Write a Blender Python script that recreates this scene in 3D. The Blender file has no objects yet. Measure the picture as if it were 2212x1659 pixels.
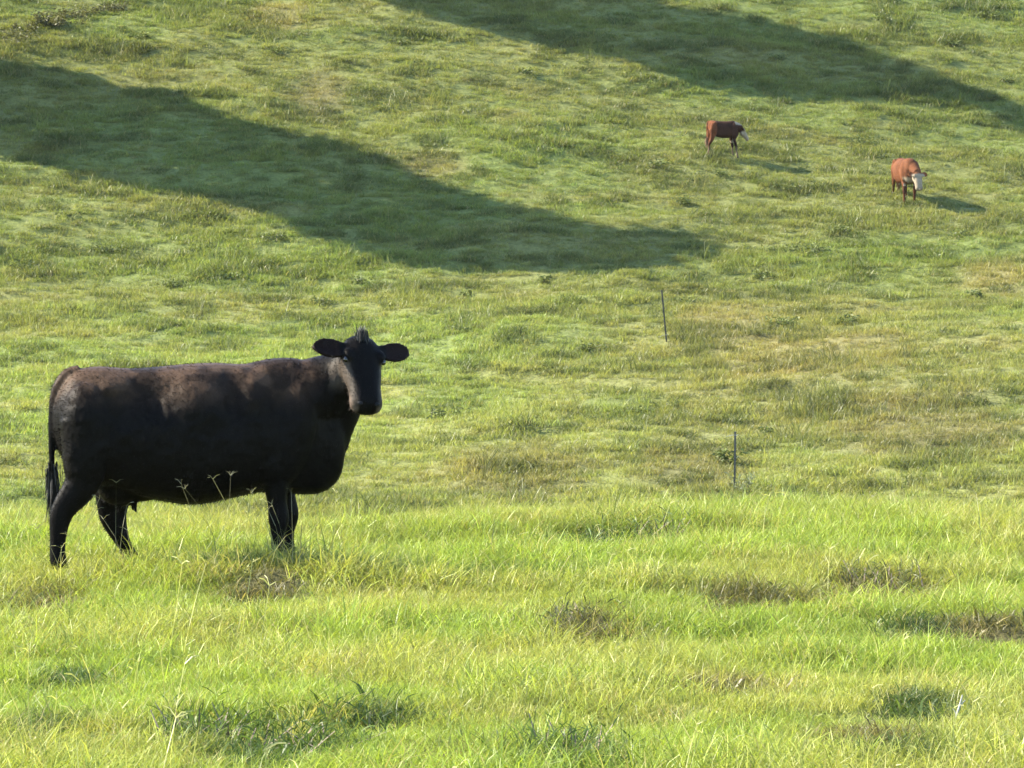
import bpy, bmesh, math, random
import numpy as np
from mathutils import Vector, Matrix, Euler
R = math.radians
rng = np.random.default_rng(7)
random.seed(7)
scene = bpy.context.scene
C = scene.collection

# ------------------------------------------------------------------ camera, sky, sun, exposure
CAM_Z, FPX, HORIZON = 2.7, 3657.0, 172.0          # eye height, focal length and horizon row in 1024x768 pixels
cam_d = bpy.data.cameras.new('camera'); cam = bpy.data.objects.new('camera', cam_d); C.objects.link(cam)
cam_d.sensor_width = 36.0; cam_d.lens = 36.0 * FPX / 1024.0
cam_d.clip_start = 0.1; cam_d.clip_end = 3000
cam.location = (0, 0, CAM_Z)
cam.rotation_euler = (R(90) - math.atan((384 - HORIZON) / FPX), 0, 0)
scene.camera = cam

SUN_EL, SUN_BEHIND = R(33), R(9)                   # sun on the left, a little beyond the cows
TO_SUN = Vector((-math.cos(SUN_EL) * math.cos(SUN_BEHIND), math.cos(SUN_EL) * math.sin(SUN_BEHIND), math.sin(SUN_EL)))
world = bpy.data.worlds.new('World'); scene.world = world; world.use_nodes = True
nt = world.node_tree
sky = nt.nodes.new('ShaderNodeTexSky'); sky.sky_type = 'NISHITA'; sky.sun_disc = False
sky.sun_elevation = SUN_EL; sky.sun_rotation = math.atan2(TO_SUN.x, TO_SUN.y)
sky.air_density = 1.0; sky.dust_density = 0.3; sky.ozone_density = 2.0
nt.nodes['Background'].inputs['Strength'].default_value = 0.13
nt.links.new(sky.outputs[0], nt.nodes['Background'].inputs['Color'])
sun_d = bpy.data.lights.new('sun', 'SUN'); sun = bpy.data.objects.new('sun', sun_d); C.objects.link(sun)
sun_d.energy = 4.8; sun_d.angle = R(0.3); sun_d.color = (1.0, 0.92, 0.76)
sun.rotation_euler = (-TO_SUN).to_track_quat('-Z', 'Y').to_euler()
sun.location = TO_SUN * 60
scene.view_settings.view_transform = 'Standard'; scene.view_settings.look = 'None'
scene.view_settings.gamma = 1.0; scene.view_settings.exposure = 2.30
scene.render.engine = 'CYCLES'
scene.cycles.max_bounces = 6; scene.cycles.transparent_max_bounces = 4
scene.cycles.pixel_filter_type = 'BLACKMAN_HARRIS'; scene.cycles.filter_width = 1.5

# ------------------------------------------------------------------ noise and terrain
def _hash(ix, iy, seed):
    h = (ix.astype(np.int64) * 374761393 + iy.astype(np.int64) * 668265263 + seed * 1442695041) & 0xFFFFFFFF
    h = ((h ^ (h >> 13)) * 1274126177) & 0xFFFFFFFF
    return ((h ^ (h >> 16)) & 0xFFFF) / 65535.0
def vnoise(x, y, seed=0):
    x = np.asarray(x, float); y = np.asarray(y, float)
    ix, iy = np.floor(x), np.floor(y); fx, fy = x - ix, y - iy
    fx = fx * fx * fx * (fx * (fx * 6 - 15) + 10); fy = fy * fy * fy * (fy * (fy * 6 - 15) + 10)
    a, b = _hash(ix, iy, seed), _hash(ix + 1, iy, seed)
    c, d = _hash(ix, iy + 1, seed), _hash(ix + 1, iy + 1, seed)
    return (a * (1 - fx) + b * fx) * (1 - fy) + (c * (1 - fx) + d * fx) * fy
def fbm(x, y, seed=0, octv=4):
    s, amp, tot = 0.0, 1.0, 0.0
    for o in range(octv):
        s = s + amp * vnoise(x * 2**o + 13.7 * o, y * 2**o - 7.1 * o, seed + o); tot += amp; amp *= 0.55
    return s / tot
def sstep(a, b, x):
    t = np.clip((np.asarray(x, float) - a) / (b - a), 0, 1); return t * t * (3 - 2 * t)

_py = np.array([-400, -60, 0, 8, 14, 20, 25, 29.0, 32, 36, 42, 50, 58, 66, 76, 86, 93, 100, 108, 117, 130, 150, 190, 260, 600])
_pz = np.array([3.0, 2.0, 1.0, .55, .2, .05, 0, .05, -.25, -1.2, -2.7, -3.5, -3.45, -3.0, -2.2, -.95, .05, 1.85, 4.5, 8.0, 13, 20, 30, 38, 45.0])
_fy = np.arange(-400, 600, 0.5); _fz = np.interp(_fy, _py, _pz)
_k = np.exp(-0.5 * (np.arange(-12, 13) * 0.5 / 1.5) ** 2); _k /= _k.sum()
_fz = np.convolve(np.pad(_fz, 12, mode='edge'), _k, 'valid')
def T(x, y):
    x = np.asarray(x, float); y = np.asarray(y, float)
    z = np.interp(y, _fy, _fz)
    far = sstep(34, 55, y); near = 1 - far
    xm = np.clip(x, -60, 60)
    z = z + 0.035 * xm * sstep(48, 65, y) * (1 - sstep(84, 100, y)) - 0.055 * xm * sstep(92, 112, y)
    z = z + far * ((fbm(x / 14, y / 9, 3, 3) - .5) * .9 + (fbm(x / 2.6, y / 1.2, 11, 3) - .5) * .44)
    z = z + near * ((fbm(x / 4, y / 3, 21, 3) - .5) * .16 + (fbm(x / .9, y / .6, 31, 3) - .5) * .11)
    z = z + np.exp(-((y - 29.5) / 2.2) ** 2) * ((fbm(x / 1.7, y / 3, 41, 3) - .5) * .26 - .10 - .10 * sstep(.5, -2.5, x))
    # the hollow just behind the lip the black cow stands on
    z = z - 0.20 * np.exp(-((y - 26.6) / .9) ** 2) * np.exp(-((x + .2) / 2.0) ** 2)
    z = z + .09 * np.exp(-((y - 23.2) / .35) ** 2) * np.exp(-((x + 1.45) / .5) ** 2)      # lip of turf before her forefeet
    # a shallow worn step crossing the near field on the right
    yy = 20.6 + .25 * np.sin(x * .9) - .12 * x
    z = z - 0.17 * np.exp(-((y - yy) / .35) ** 2) * sstep(.3, 1.2, x) - .10 * np.exp(-((y - 16.7) / .3) ** 2) * np.exp(-((x + .9) / .5) ** 2)
    return z
def Tz(x, y): return float(T(np.array([x]), np.array([y]))[0])
def ground_at(px, py, y0=14.0, y1=150.0):
    """first point of the terrain met by the sight line through a picture position"""
    ys = np.arange(y0, y1, 0.05)
    xs = (px - 512) / FPX * ys; zs = CAM_Z - (py - HORIZON) / FPX * ys
    hit = np.nonzero(T(xs, ys) >= zs)[0]
    i = hit[0] if len(hit) else len(ys) - 1
    return np.array([xs[i], ys[i], float(T(xs[i:i+1], ys[i:i+1])[0])])
def D(px): return px / 2.16                         # a 2212-wide view to the 1024-wide picture

# ------------------------------------------------------------------ helpers
def link(o, parent=None):
    C.objects.link(o)
    if parent is not None: o.parent = parent
    return o
def tag(o, label=None, cat=None, group=None, kind=None):
    if label: o['label'] = label
    if cat: o['category'] = cat
    if group: o['group'] = group
    if kind: o['kind'] = kind
    return o
def mesh_np(name, V, F, mat=None, smooth=False):
    me = bpy.data.meshes.new(name); me.from_pydata(V, [], F)
    if mat: me.materials.append(mat)
    if smooth: me.polygons.foreach_set('use_smooth', [True] * len(me.polygons))
    me.update(); return me
def new_mat(name):
    m = bpy.data.materials.new(name); m.use_nodes = True
    n = m.node_tree; n.nodes.clear()
    out = n.nodes.new('ShaderNodeOutputMaterial'); return m, n, out
def nd(n, t, **kw):
    x = n.nodes.new(t)
    for k, v in kw.items(): setattr(x, k, v)
    return x

# ------------------------------------------------------------------ materials
def leaf_material(name, source, trans=0.42, tipmix=(1.12, 1.08, .85), lo=.62, hi=1.42):
    """thin leaf: diffuse, translucent and a faint gloss; tint from the clump, variation along and between blades"""
    m, n, out = new_mat(name); L = n.links
    tint = nd(n, 'ShaderNodeAttribute', attribute_name='tint', attribute_type=source)
    var = nd(n, 'ShaderNodeAttribute', attribute_name='blade', attribute_type='GEOMETRY')
    sep = nd(n, 'ShaderNodeSeparateColor'); L.new(var.outputs['Color'], sep.inputs[0])
    mp = nd(n, 'ShaderNodeMapRange'); mp.inputs['To Min'].default_value = lo; mp.inputs['To Max'].default_value = hi
    L.new(sep.outputs[0], mp.inputs['Value'])
    mul = nd(n, 'ShaderNodeMix', data_type='RGBA', blend_type='MULTIPLY'); mul.inputs['Factor'].default_value = 1
    L.new(tint.outputs['Color'], mul.inputs['A'])
    comb = nd(n, 'ShaderNodeCombineColor')
    for i in range(3): L.new(mp.outputs[0], comb.inputs[i])
    L.new(comb.outputs[0], mul.inputs['B'])
    straw = nd(n, 'ShaderNodeMix', data_type='RGBA'); straw.inputs['B'].default_value = (.29, .25, .12, 1)
    gt = nd(n, 'ShaderNodeMapRange'); gt.inputs['From Min'].default_value = .93; gt.inputs['From Max'].default_value = .95
    gt.inputs['To Max'].default_value = .7
    L.new(sep.outputs[1], gt.inputs['Value']); L.new(gt.outputs[0], straw.inputs['Factor'])
    L.new(mul.outputs['Result'], straw.inputs['A'])
    tip = nd(n, 'ShaderNodeMix', data_type='RGBA', blend_type='MULTIPLY'); tip.inputs['B'].default_value = (*tipmix, 1)
    L.new(sep.outputs[2], tip.inputs['Factor']); L.new(straw.outputs['Result'], tip.inputs['A'])
    dif = nd(n, 'ShaderNodeBsdfDiffuse'); tr = nd(n, 'ShaderNodeBsdfTranslucent'); gl = nd(n, 'ShaderNodeBsdfGlossy')
    gl.inputs['Roughness'].default_value = .42; gl.inputs['Color'].default_value = (.8, .8, .8, 1)
    tc = nd(n, 'ShaderNodeMix', data_type='RGBA', blend_type='MULTIPLY'); tc.inputs['Factor'].default_value = 1
    tc.inputs['B'].default_value = (1.15, 1.15, .55, 1)
    L.new(tip.outputs['Result'], dif.inputs['Color']); L.new(tip.outputs['Result'], tc.inputs['A']); L.new(tc.outputs['Result'], tr.inputs['Color'])
    a = nd(n, 'ShaderNodeMixShader'); a.inputs[0].default_value = trans
    L.new(dif.outputs[0], a.inputs[1]); L.new(tr.outputs[0], a.inputs[2])
    b = nd(n, 'ShaderNodeMixShader'); b.inputs[0].default_value = .018
    L.new(a.outputs[0], b.inputs[1]); L.new(gl.outputs[0], b.inputs[2]); L.new(b.outputs[0], out.inputs['Surface'])
    return m
M_GRASS = leaf_material('grass_blade', 'INSTANCER', lo=.68, hi=1.34)
M_FAR = leaf_material('far_grass_blade', 'INSTANCER', .5, (1.06, 1.04, .9), .75, 1.28)
M_LEAF = leaf_material('weed_leaf', 'GEOMETRY', .3)

def ground_material():
    m, n, out = new_mat('pasture_ground'); L = n.links
    geo = nd(n, 'ShaderNodeNewGeometry')
    col = nd(n, 'ShaderNodeAttribute', attribute_name='tint', attribute_type='GEOMETRY')
    no = nd(n, 'ShaderNodeTexNoise'); no.inputs['Scale'].default_value = 9; no.inputs['Detail'].default_value = 8; no.inputs['Roughness'].default_value = .7
    L.new(geo.outputs['Position'], no.inputs['Vector'])
    rp = nd(n, 'ShaderNodeMapRange'); rp.inputs['From Min'].default_value = .3; rp.inputs['From Max'].default_value = .7
    rp.inputs['To Min'].default_value = .55; rp.inputs['To Max'].default_value = 1.25
    L.new(no.outputs['Fac'], rp.inputs['Value'])
    cb = nd(n, 'ShaderNodeCombineColor')
    for i in range(3): L.new(rp.outputs[0], cb.inputs[i])
    mx = nd(n, 'ShaderNodeMix', data_type='RGBA', blend_type='MULTIPLY'); mx.inputs['Factor'].default_value = 1
    L.new(col.outputs['Color'], mx.inputs['A']); L.new(cb.outputs[0], mx.inputs['B'])
    bs = nd(n, 'ShaderNodeBsdfPrincipled'); bs.inputs['Roughness'].default_value = .95
    bs.inputs['Specular IOR Level'].default_value = .1
    bp = nd(n, 'ShaderNodeBump'); bp.inputs['Strength'].default_value = .8; bp.inputs['Distance'].default_value = .08
    L.new(no.outputs['Fac'], bp.inputs['Height']); L.new(bp.outputs[0], bs.inputs['Normal'])
    L.new(mx.outputs['Result'], bs.inputs['Base Color']); L.new(bs.outputs[0], out.inputs['Surface'])
    return m

def coat_material(name, rough=.55, sheen=.35, sheen_tint=(.8, .6, .45), bump=.25, spec=.2):
    m, n, out = new_mat(name); L = n.links
    col = nd(n, 'ShaderNodeAttribute', attribute_name='coat', attribute_type='GEOMETRY')
    tc = nd(n, 'ShaderNodeTexCoord')
    mp = nd(n, 'ShaderNodeMapping'); mp.inputs['Scale'].default_value = (14, 14, 5)
    L.new(tc.outputs['Object'], mp.inputs['Vector'])
    no = nd(n, 'ShaderNodeTexNoise'); no.inputs['Scale'].default_value = 3; no.inputs['Detail'].default_value = 9; no.inputs['Roughness'].default_value = .75
    L.new(mp.outputs[0], no.inputs['Vector'])
    rp = nd(n, 'ShaderNodeMapRange'); rp.inputs['From Min'].default_value = .3; rp.inputs['From Max'].default_value = .7
    rp.inputs['To Min'].default_value = .72; rp.inputs['To Max'].default_value = 1.28
    L.new(no.outputs['Fac'], rp.inputs['Value'])
    cb = nd(n, 'ShaderNodeCombineColor')
    for i in range(3): L.new(rp.outputs[0], cb.inputs[i])
    mx = nd(n, 'ShaderNodeMix', data_type='RGBA', blend_type='MULTIPLY'); mx.inputs['Factor'].default_value = 1
    L.new(col.outputs['Color'], mx.inputs['A']); L.new(cb.outputs[0], mx.inputs['B'])
    bs = nd(n, 'ShaderNodeBsdfPrincipled'); bs.inputs['Roughness'].default_value = rough
    bs.inputs['Specular IOR Level'].default_value = spec
    bs.inputs['Sheen Weight'].default_value = sheen; bs.inputs['Sheen Roughness'].default_value = .5
    bs.inputs['Sheen Tint'].default_value = (*sheen_tint, 1)
    bp = nd(n, 'ShaderNodeBump'); bp.inputs['Strength'].default_value = bump; bp.inputs['Distance'].default_value = .02
    L.new(no.outputs['Fac'], bp.inputs['Height']); L.new(bp.outputs[0], bs.inputs['Normal'])
    L.new(mx.outputs['Result'], bs.inputs['Base Color']); L.new(bs.outputs[0], out.inputs['Surface'])
    return m
M_BLACK = coat_material('black_coat', .5, .0, (.85, .62, .48), .22, .045)
M_RED = coat_material('red_white_coat', .8, .0, (1, .8, .6), .3, .06)

def plain(name, col, rough=.6, metal=0.0, spec=.4, scale=30, var=.35):
    m, n, out = new_mat(name); L = n.links
    tc = nd(n, 'ShaderNodeTexCoord')
    no = nd(n, 'ShaderNodeTexNoise'); no.inputs['Scale'].default_value = scale; no.inputs['Detail'].default_value = 6
    L.new(tc.outputs['Object'], no.inputs['Vector'])
    mx = nd(n, 'ShaderNodeMix', data_type='RGBA')
    mx.inputs['A'].default_value = (*[c * (1 - var) for c in col], 1); mx.inputs['B'].default_value = (*[c * (1 + var) for c in col], 1)
    L.new(no.outputs['Fac'], mx.inputs['Factor'])
    bs = nd(n, 'ShaderNodeBsdfPrincipled'); bs.inputs['Roughness'].default_value = rough; bs.inputs['Metallic'].default_value = metal
    bs.inputs['Specular IOR Level'].default_value = spec
    L.new(mx.outputs['Result'], bs.inputs['Base Color']); L.new(bs.outputs[0], out.inputs['Surface'])
    return m
M_HOOF = plain('hoof_horn', (.03, .025, .02), .5)
M_EYE = plain('wet_eye', (.008, .006, .005), .08, spec=.6)
M_NOSE = plain('damp_nose', (.006, .006, .007), .6, spec=.15)
M_PINK = plain('pale_nose', (.45, .30, .25), .4)
M_HAIRB = plain('black_hair', (.010, .009, .008), .6)
M_HAIRR = plain('pale_hair', (.16, .09, .05), .7)
M_STEEL = plain('weathered_post_steel', (.06, .058, .052), .7, .0, scale=60)
M_RUST = plain('dark_post_paint', (.045, .042, .032), .7, .1, scale=60)
M_WIRE = plain('galvanised_wire', (.32, .33, .34), .45, .7)
M_BARK = plain('tree_bark', (.16, .12, .09), .9, scale=8)
M_STALK = plain('bleached_stalk', (.24, .24, .21), .6)

# ------------------------------------------------------------------ what grows where: tint of the sward
def blob(x, y, cx, cy, rx, ry, seed=0):
    d = ((x - cx) / rx) ** 2 + ((y - cy) / ry) ** 2
    return np.clip(1.25 - d * (0.55 + .9 * fbm(x * 3 / rx, y * 3 / ry, 50 + seed, 2)), 0, 1)
NEAR_DARK = []    # (x, y, rx, ry, kind): worn brown steps, lush dark patches and painted gap shade of the near field
for (dx, dy, w, dpt, kind) in [(1270, 1360, 130, .45, 'b'), (1640, 1300, 210, .42, 'b'), (1900, 1275, 150, .45, 'b'), (2130, 1375, 180, .55, 'b'), (2000, 1345, 80, .3, 'd'),
                               (420, 1600, 120, .3, 'd'), (600, 1625, 180, .36, 'd'), (1320, 1165, 150, .4, 'd'), (570, 1255, 110, .35, 'b'), (100, 1300, 90, .4, 'b'),
                               (1240, 1640, 110, .28, 'd'), (1990, 1530, 110, .28, 'd'), (1900, 1590, 170, .3, 'b'), (140, 1460, 90, .26, 'd'),
                               (60, 1600, 80, .3, 'd'), (1560, 1480, 130, .28, 'b'), (1960, 1640, 130, .22, 'd'), (820, 1560, 70, .2, 'd'), (960, 1640, 90, .2, 'b')]:
    g = ground_at(D(dx), D(dy + 14)); NEAR_DARK.append((g[0], g[1], D(w) / FPX * g[1], dpt * 1.8, kind))
FAR_SPOT = []     # dry and brown patches of the far slope
for (dx, dy, w, h, kind) in [(1780, 790, 620, 11.0, 'tan'), (690, 205, 70, 2.0, 'br'), (940, 355, 80, 1.3, 'dry'), (1110, 260, 60, 1.2, 'dry'), (600, 30, 70, 2.0, 'dry'),
                             (1120, 1010, 200, 4.0, 'br'), (1500, 1000, 160, 3.5, 'br'), (2000, 930, 260, 5.0, 'br'), (1750, 780, 230, 4.0, 'dry'),
                             (2150, 590, 90, 2.5, 'dry'), (1560, 700, 120, 3.0, 'dry'), (1350, 880, 120, 2.0, 'grn'),
                             (1000, 870, 120, 3.0, 'grn'), (1150, 300, 300, 2.5, 'grn'), (1900, 560, 250, 3.0, 'grn'), (600, 560, 300, 3.0, 'grn'),
                             (2110, 980, 90, 2.0, 'br')]:
    g = ground_at(D(dx), D(dy), 45); FAR_SPOT.append((g[0], g[1], D(w) / FPX * g[1], h, kind))
def tint_at(x, y):
    x = np.asarray(x, float); y = np.asarray(y, float)
    far = (.45 * sstep(24.5, 30, y) + .55 * sstep(30, 45, y))[:, None]
    lush = np.array([.196, .254, .050]); yel = np.array([.236, .258, .070])
    n1 = sstep(.36, .64, fbm(x / 2.2, y / 1.6, 71, 3))[:, None]
    near_c = lush * (1 - n1) + yel * n1
    olive = np.array([.158, .172, .054]); fgrn = np.array([.143, .176, .050]); fyel = np.array([.180, .176, .060])
    n2 = sstep(.38, .62, fbm(x / 9, y / 5, 81, 3))[:, None]; n3 = sstep(.55, .75, fbm(x / 3.5, y / 1.5, 91, 3))[:, None]
    far_c = (olive * (1 - n2) + fgrn * n2) * (1 - .6 * n3) + fyel * .6 * n3
    far_c = far_c * (1 + .32 * sstep(95, 82, y))[:, None]
    c = near_c * (1 - far) + far_c * far
    for i, (cx, cy, rx, ry, k) in enumerate(NEAR_DARK):
        b = blob(x, y, cx, cy, rx, ry, i)[:, None]
        t = np.array([.082, .070, .034]) if k == 'b' else np.array([.034, .064, .022])
        c = c * (1 - .9 * b) + t * .9 * b
    for i, (cx, cy, rx, ry, k) in enumerate(FAR_SPOT):
        b = blob(x, y, cx, cy, rx, ry, 20 + i)[:, None]
        t = {'tan': np.array([.190, .172, .068]), 'br': np.array([.150, .125, .060]), 'dry': np.array([.215, .178, .075]), 'grn': np.array([.140, .185, .046])}[k]
        c = c * (1 - .6 * b) + t * .6 * b
    return c

# ------------------------------------------------------------------ ground: one sheet to the horizon
def grow(start, step, end, k=1.18):
    v = []; p = start; s = step
    while p < end: s *= k; p += s; v.append(p)
    return v
gx = list(np.arange(-7, 7.01, .1)) + list(np.arange(7.3, 26, .4)); gx = sorted(gx + [-v for v in np.arange(7.3, 26, .4)])
out_x = grow(26, .4, 1500); gx = np.array([-v for v in out_x[::-1]] + gx + out_x)
gy = list(np.arange(11, 32, .1)) + list(np.arange(32, 135, .3)); gy = np.array([-v + 11 for v in grow(0, .1, 420)[::-1]] + gy + grow(135, .3, 1600))
GX, GY = np.meshgrid(gx, gy); fx, fy = GX.ravel(), GY.ravel(); fz = T(fx, fy)
nx, ny = len(gx), len(gy)
ii = (np.arange(ny - 1)[:, None] * nx + np.arange(nx - 1)[None, :]).ravel()
faces = np.stack([ii, ii + 1, ii + nx + 1, ii + nx], 1)
gm = bpy.data.meshes.new('pasture_ground'); gm.from_pydata(np.stack([fx, fy, fz], 1).tolist(), [], faces.tolist())
gm.polygons.foreach_set('use_smooth', [True] * len(gm.polygons))
at = gm.color_attributes.new('tint', 'FLOAT_COLOR', 'POINT')
tc_ = tint_at(fx, fy) * .78 + np.array([.012, .010, .004]); at.data.foreach_set('color', np.concatenate([tc_, np.ones((len(fx), 1))], 1).ravel())
gm.materials.append(ground_material())
tag(link(bpy.data.objects.new('pasture_ground', gm)), 'green rolling pasture ground from the near rise across the dip to the far slope', 'ground', kind='structure')

# ------------------------------------------------------------------ grass clumps (sources stay outside the scene)
def blades(n, radius, h0, h1, w, lean, curl, seed, segs=3, wide=0.0):
    g = np.random.default_rng(seed); V = []; F = []; A = []
    for b in range(n):
        r = radius * math.sqrt(g.random()); a = g.random() * 6.283
        base = np.array([r * math.cos(a), r * math.sin(a), -.02])
        az = g.random() * 6.283; h = h0 + (h1 - h0) * g.random() ** 1.4
        out = np.array([math.cos(az), math.sin(az), 0]); l = lean * (0.25 + g.random()); cu = curl * (g.random() + .2)
        fa = g.random() * 3.1416; side = np.array([math.cos(fa), math.sin(fa), 0])
        r1, r2 = g.random(), g.random(); ww = w * (.6 + .8 * g.random()); o = len(V)
        for s in range(segs + 1):
            t = s / segs
            ang = l + cu * t * t
            p = base + h * t * (out * math.sin(ang) + np.array([0, 0, math.cos(ang)]))
            prof = (1 - t ** 2.2) if wide == 0 else math.sin(math.pi * (.12 + .88 * t)) * .9 + .1 * (1 - t)
            if s < segs:
                V += [p - side * ww * .5 * prof, p + side * ww * .5 * prof]; A += [(r1, r2, t), (r1, r2, t)]
            else: V.append(p); A.append((r1, r2, 1.0))
        for s in range(segs - 1): k = o + 2 * s; F.append((k, k + 1, k + 3, k + 2))
        k = o + 2 * (segs - 1); F.append((k, k + 1, k + 2))
    return V, F, A
def seedheads(n, radius, h0, h1, seed):
    """thin culms topped by two to four spread fingers"""
    g = np.random.default_rng(seed); V = []; F = []; A = []
    def strip(p, q, w, r):
        d = q - p; s = np.cross(d, np.array([g.random() - .5, g.random() - .5, .2])); s = s / (np.linalg.norm(s) + 1e-9) * w * .5
        o = len(V); V.extend([p - s, p + s, q + s * .6, q - s * .6]); F.append((o, o + 1, o + 2, o + 3)); A.extend([(r, .5, .6)] * 4)
    for b in range(n):
        a = g.random() * 6.283; r = radius * math.sqrt(g.random()); p = np.array([r * math.cos(a), r * math.sin(a), 0])
        az = g.random() * 6.283; l = .08 + .3 * g.random(); h = h0 + (h1 - h0) * g.random(); rr = .55 + .45 * g.random()
        prev = p
        for t in (.35, .7, 1.0):
            ang = l * t * 1.3; q = p + h * t * np.array([math.cos(az) * math.sin(ang), math.sin(az) * math.sin(ang), math.cos(ang)])
            strip(prev, q, .0032, rr); prev = q
        for f in range(int(g.integers(2, 5))):
            fa = g.random() * 6.283; d = np.array([math.cos(fa), math.sin(fa), .5 + .6 * g.random()]); d /= np.linalg.norm(d)
            m = prev + d * .032; strip(prev, m, .004, rr); strip(m, m + (d + np.array([0, 0, -.5])) * .03, .0035, rr)
    return V, F, A
def clump_object(name, VFA, mat=None):
    V, F, A = VFA; me = mesh_np(name, [tuple(v) for v in V], F, mat or M_GRASS)
    at = me.color_attributes.new('blade', 'FLOAT_COLOR', 'POINT')
    at.data.foreach_set('color', np.concatenate([np.array(A), np.ones((len(A), 1))], 1).ravel())
    return bpy.data.objects.new(name, me)
def make_collection(name, objs):
    c = bpy.data.collections.new(name)
    for o in objs: c.objects.link(o)
    return c
def scatter(name, label, pts, yaw, scl, idx, col, coll, tilt=None):
    n = len(pts); me = bpy.data.meshes.new(name); me.vertices.add(n); me.vertices.foreach_set('co', np.asarray(pts, float).ravel())
    rot = np.zeros((n, 3)); rot[:, 2] = yaw
    if tilt is not None: rot[:, :2] = tilt
    me.attributes.new('rot', 'FLOAT_VECTOR', 'POINT').data.foreach_set('vector', rot.ravel())
    me.attributes.new('scl', 'FLOAT_VECTOR', 'POINT').data.foreach_set('vector', np.asarray(scl, float).ravel())
    me.attributes.new('idx', 'INT', 'POINT').data.foreach_set('value', np.asarray(idx, np.int32))
    me.attributes.new('tint', 'FLOAT_COLOR', 'POINT').data.foreach_set('color', np.concatenate([col, np.ones((n, 1))], 1).ravel())
    o = link(bpy.data.objects.new(name, me)); tag(o, label, 'grass', kind='stuff')
    g = bpy.data.node_groups.new(name + '_spread', 'GeometryNodeTree')
    g.interface.new_socket('Geometry', in_out='INPUT', socket_type='NodeSocketGeometry')
    g.interface.new_socket('Geometry', in_out='OUTPUT', socket_type='NodeSocketGeometry')
    gi, go = g.nodes.new('NodeGroupInput'), g.nodes.new('NodeGroupOutput')
    ci = g.nodes.new('GeometryNodeCollectionInfo'); ci.inputs['Collection'].default_value = coll
    ci.inputs['Separate Children'].default_value = True; ci.inputs['Reset Children'].default_value = True
    ip = g.nodes.new('GeometryNodeInstanceOnPoints'); ip.inputs['Pick Instance'].default_value = True
    def named(nm, ty):
        a = g.nodes.new('GeometryNodeInputNamedAttribute'); a.data_type = ty; a.inputs['Name'].default_value = nm
        return [s for s in a.outputs if s.enabled and s.name == 'Attribute'][0]
    er = g.nodes.new('FunctionNodeEulerToRotation'); g.links.new(named('rot', 'FLOAT_VECTOR'), er.inputs[0])
    g.links.new(gi.outputs[0], ip.inputs['Points']); g.links.new(ci.outputs[0], ip.inputs['Instance'])
    g.links.new(named('idx', 'INT'), ip.inputs['Instance Index']); g.links.new(er.outputs[0], ip.inputs['Rotation'])
    g.links.new(named('scl', 'FLOAT_VECTOR'), ip.inputs['Scale']); g.links.new(ip.outputs[0], go.inputs[0])
    o.modifiers.new('spread', 'NODES').node_group = g
    return o

# near field: y 12..33
near_src = [clump_object('sward_%02d' % i, blades(98, .16, .05, .16, .0044, .6, .9, 100 + i)) for i in range(6)]
near_src += [clump_object('sward_%02d' % (6 + i), blades(60, .12, .10, .23, .0041, .42, .9, 120 + i, 4)) for i in range(5)]
near_src += [clump_object('sward_%02d' % (11 + i), blades(34, .20, .05, .15, .011, .9, .5, 140 + i, 3, 1)) for i in range(3)]
near_src += [clump_object('sward_%02d' % (14 + i), seedheads(4, .2, .24, .42, 160 + i)) for i in range(3)]
NEAR_COLL = make_collection('near_sward', near_src)
def frustum_pts(y0, y1, per_m2, margin, g):
    wmax = (512 / FPX) * y1 + margin; n = int((y1 - y0) * 2 * wmax * per_m2)
    y = y0 + (y1 - y0) * g.random(n); x = (g.random(n) * 2 - 1) * wmax
    k = np.abs(x) < (512 / FPX) * y + margin; return x[k], y[k]
g = np.random.default_rng(11)
x, y = frustum_pts(12.5, 33, 105, 2.5, g)
worn = np.zeros(len(x))
for i, (cx, cy, rx, ry, k) in enumerate(NEAR_DARK):
    if k == 'b': worn = np.maximum(worn, blob(x, y, cx, cy, rx, ry, i))
keep = g.random(len(x)) > .5 * worn; x, y = x[keep], y[keep]
n = len(x); col = tint_at(x, y); u = g.random(n)
tall = fbm(x / 1.3, y / 1.0, 201, 3)
idx = np.where(u < .60, g.integers(0, 6, n), np.where(u < .60 + .32 * sstep(.35, .6, tall) + .06, g.integers(6, 11, n), g.integers(0, 6, n)))
dark = np.zeros(n)
for i, (cx, cy, rx, ry, k) in enumerate(NEAR_DARK):
    dark = np.maximum(dark, blob(x, y, cx, cy, rx, ry, i))
weedy = (dark > .45) & (g.random(n) < .5); idx = np.where(weedy, g.integers(11, 14, n), idx)
heads = (g.random(n) < .003) & (y < 26); idx = np.where(heads, g.integers(14, 17, n), idx)
col = col * (.78 + .44 * g.random((n, 1))) * (1 + .10 * (g.random((n, 3)) - .5))
straw = (g.random(n) < .05); col[straw] = col[straw] * .4 + np.array([.33, .27, .13]) * .6
col[heads] = np.array([.27, .27, .13])
s = .75 + .5 * g.random(n); s = s * (.85 + .5 * sstep(.4, .7, tall))
s = s * (1 + .25 * np.exp(-((y - 23.3) / .6) ** 2) * sstep(.3, -.6, x)); sc3 = np.stack([s, s, s * (.8 + .4 * g.random(n))], 1)
scatter('near_grass', 'bright yellow green tufted grass covering the near rise around the black cow', np.stack([x, y, T(x, y)], 1),
        g.random(n) * 6.283, sc3, idx, col, NEAR_COLL, (g.random((n, 2)) - .5) * .35)

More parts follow.
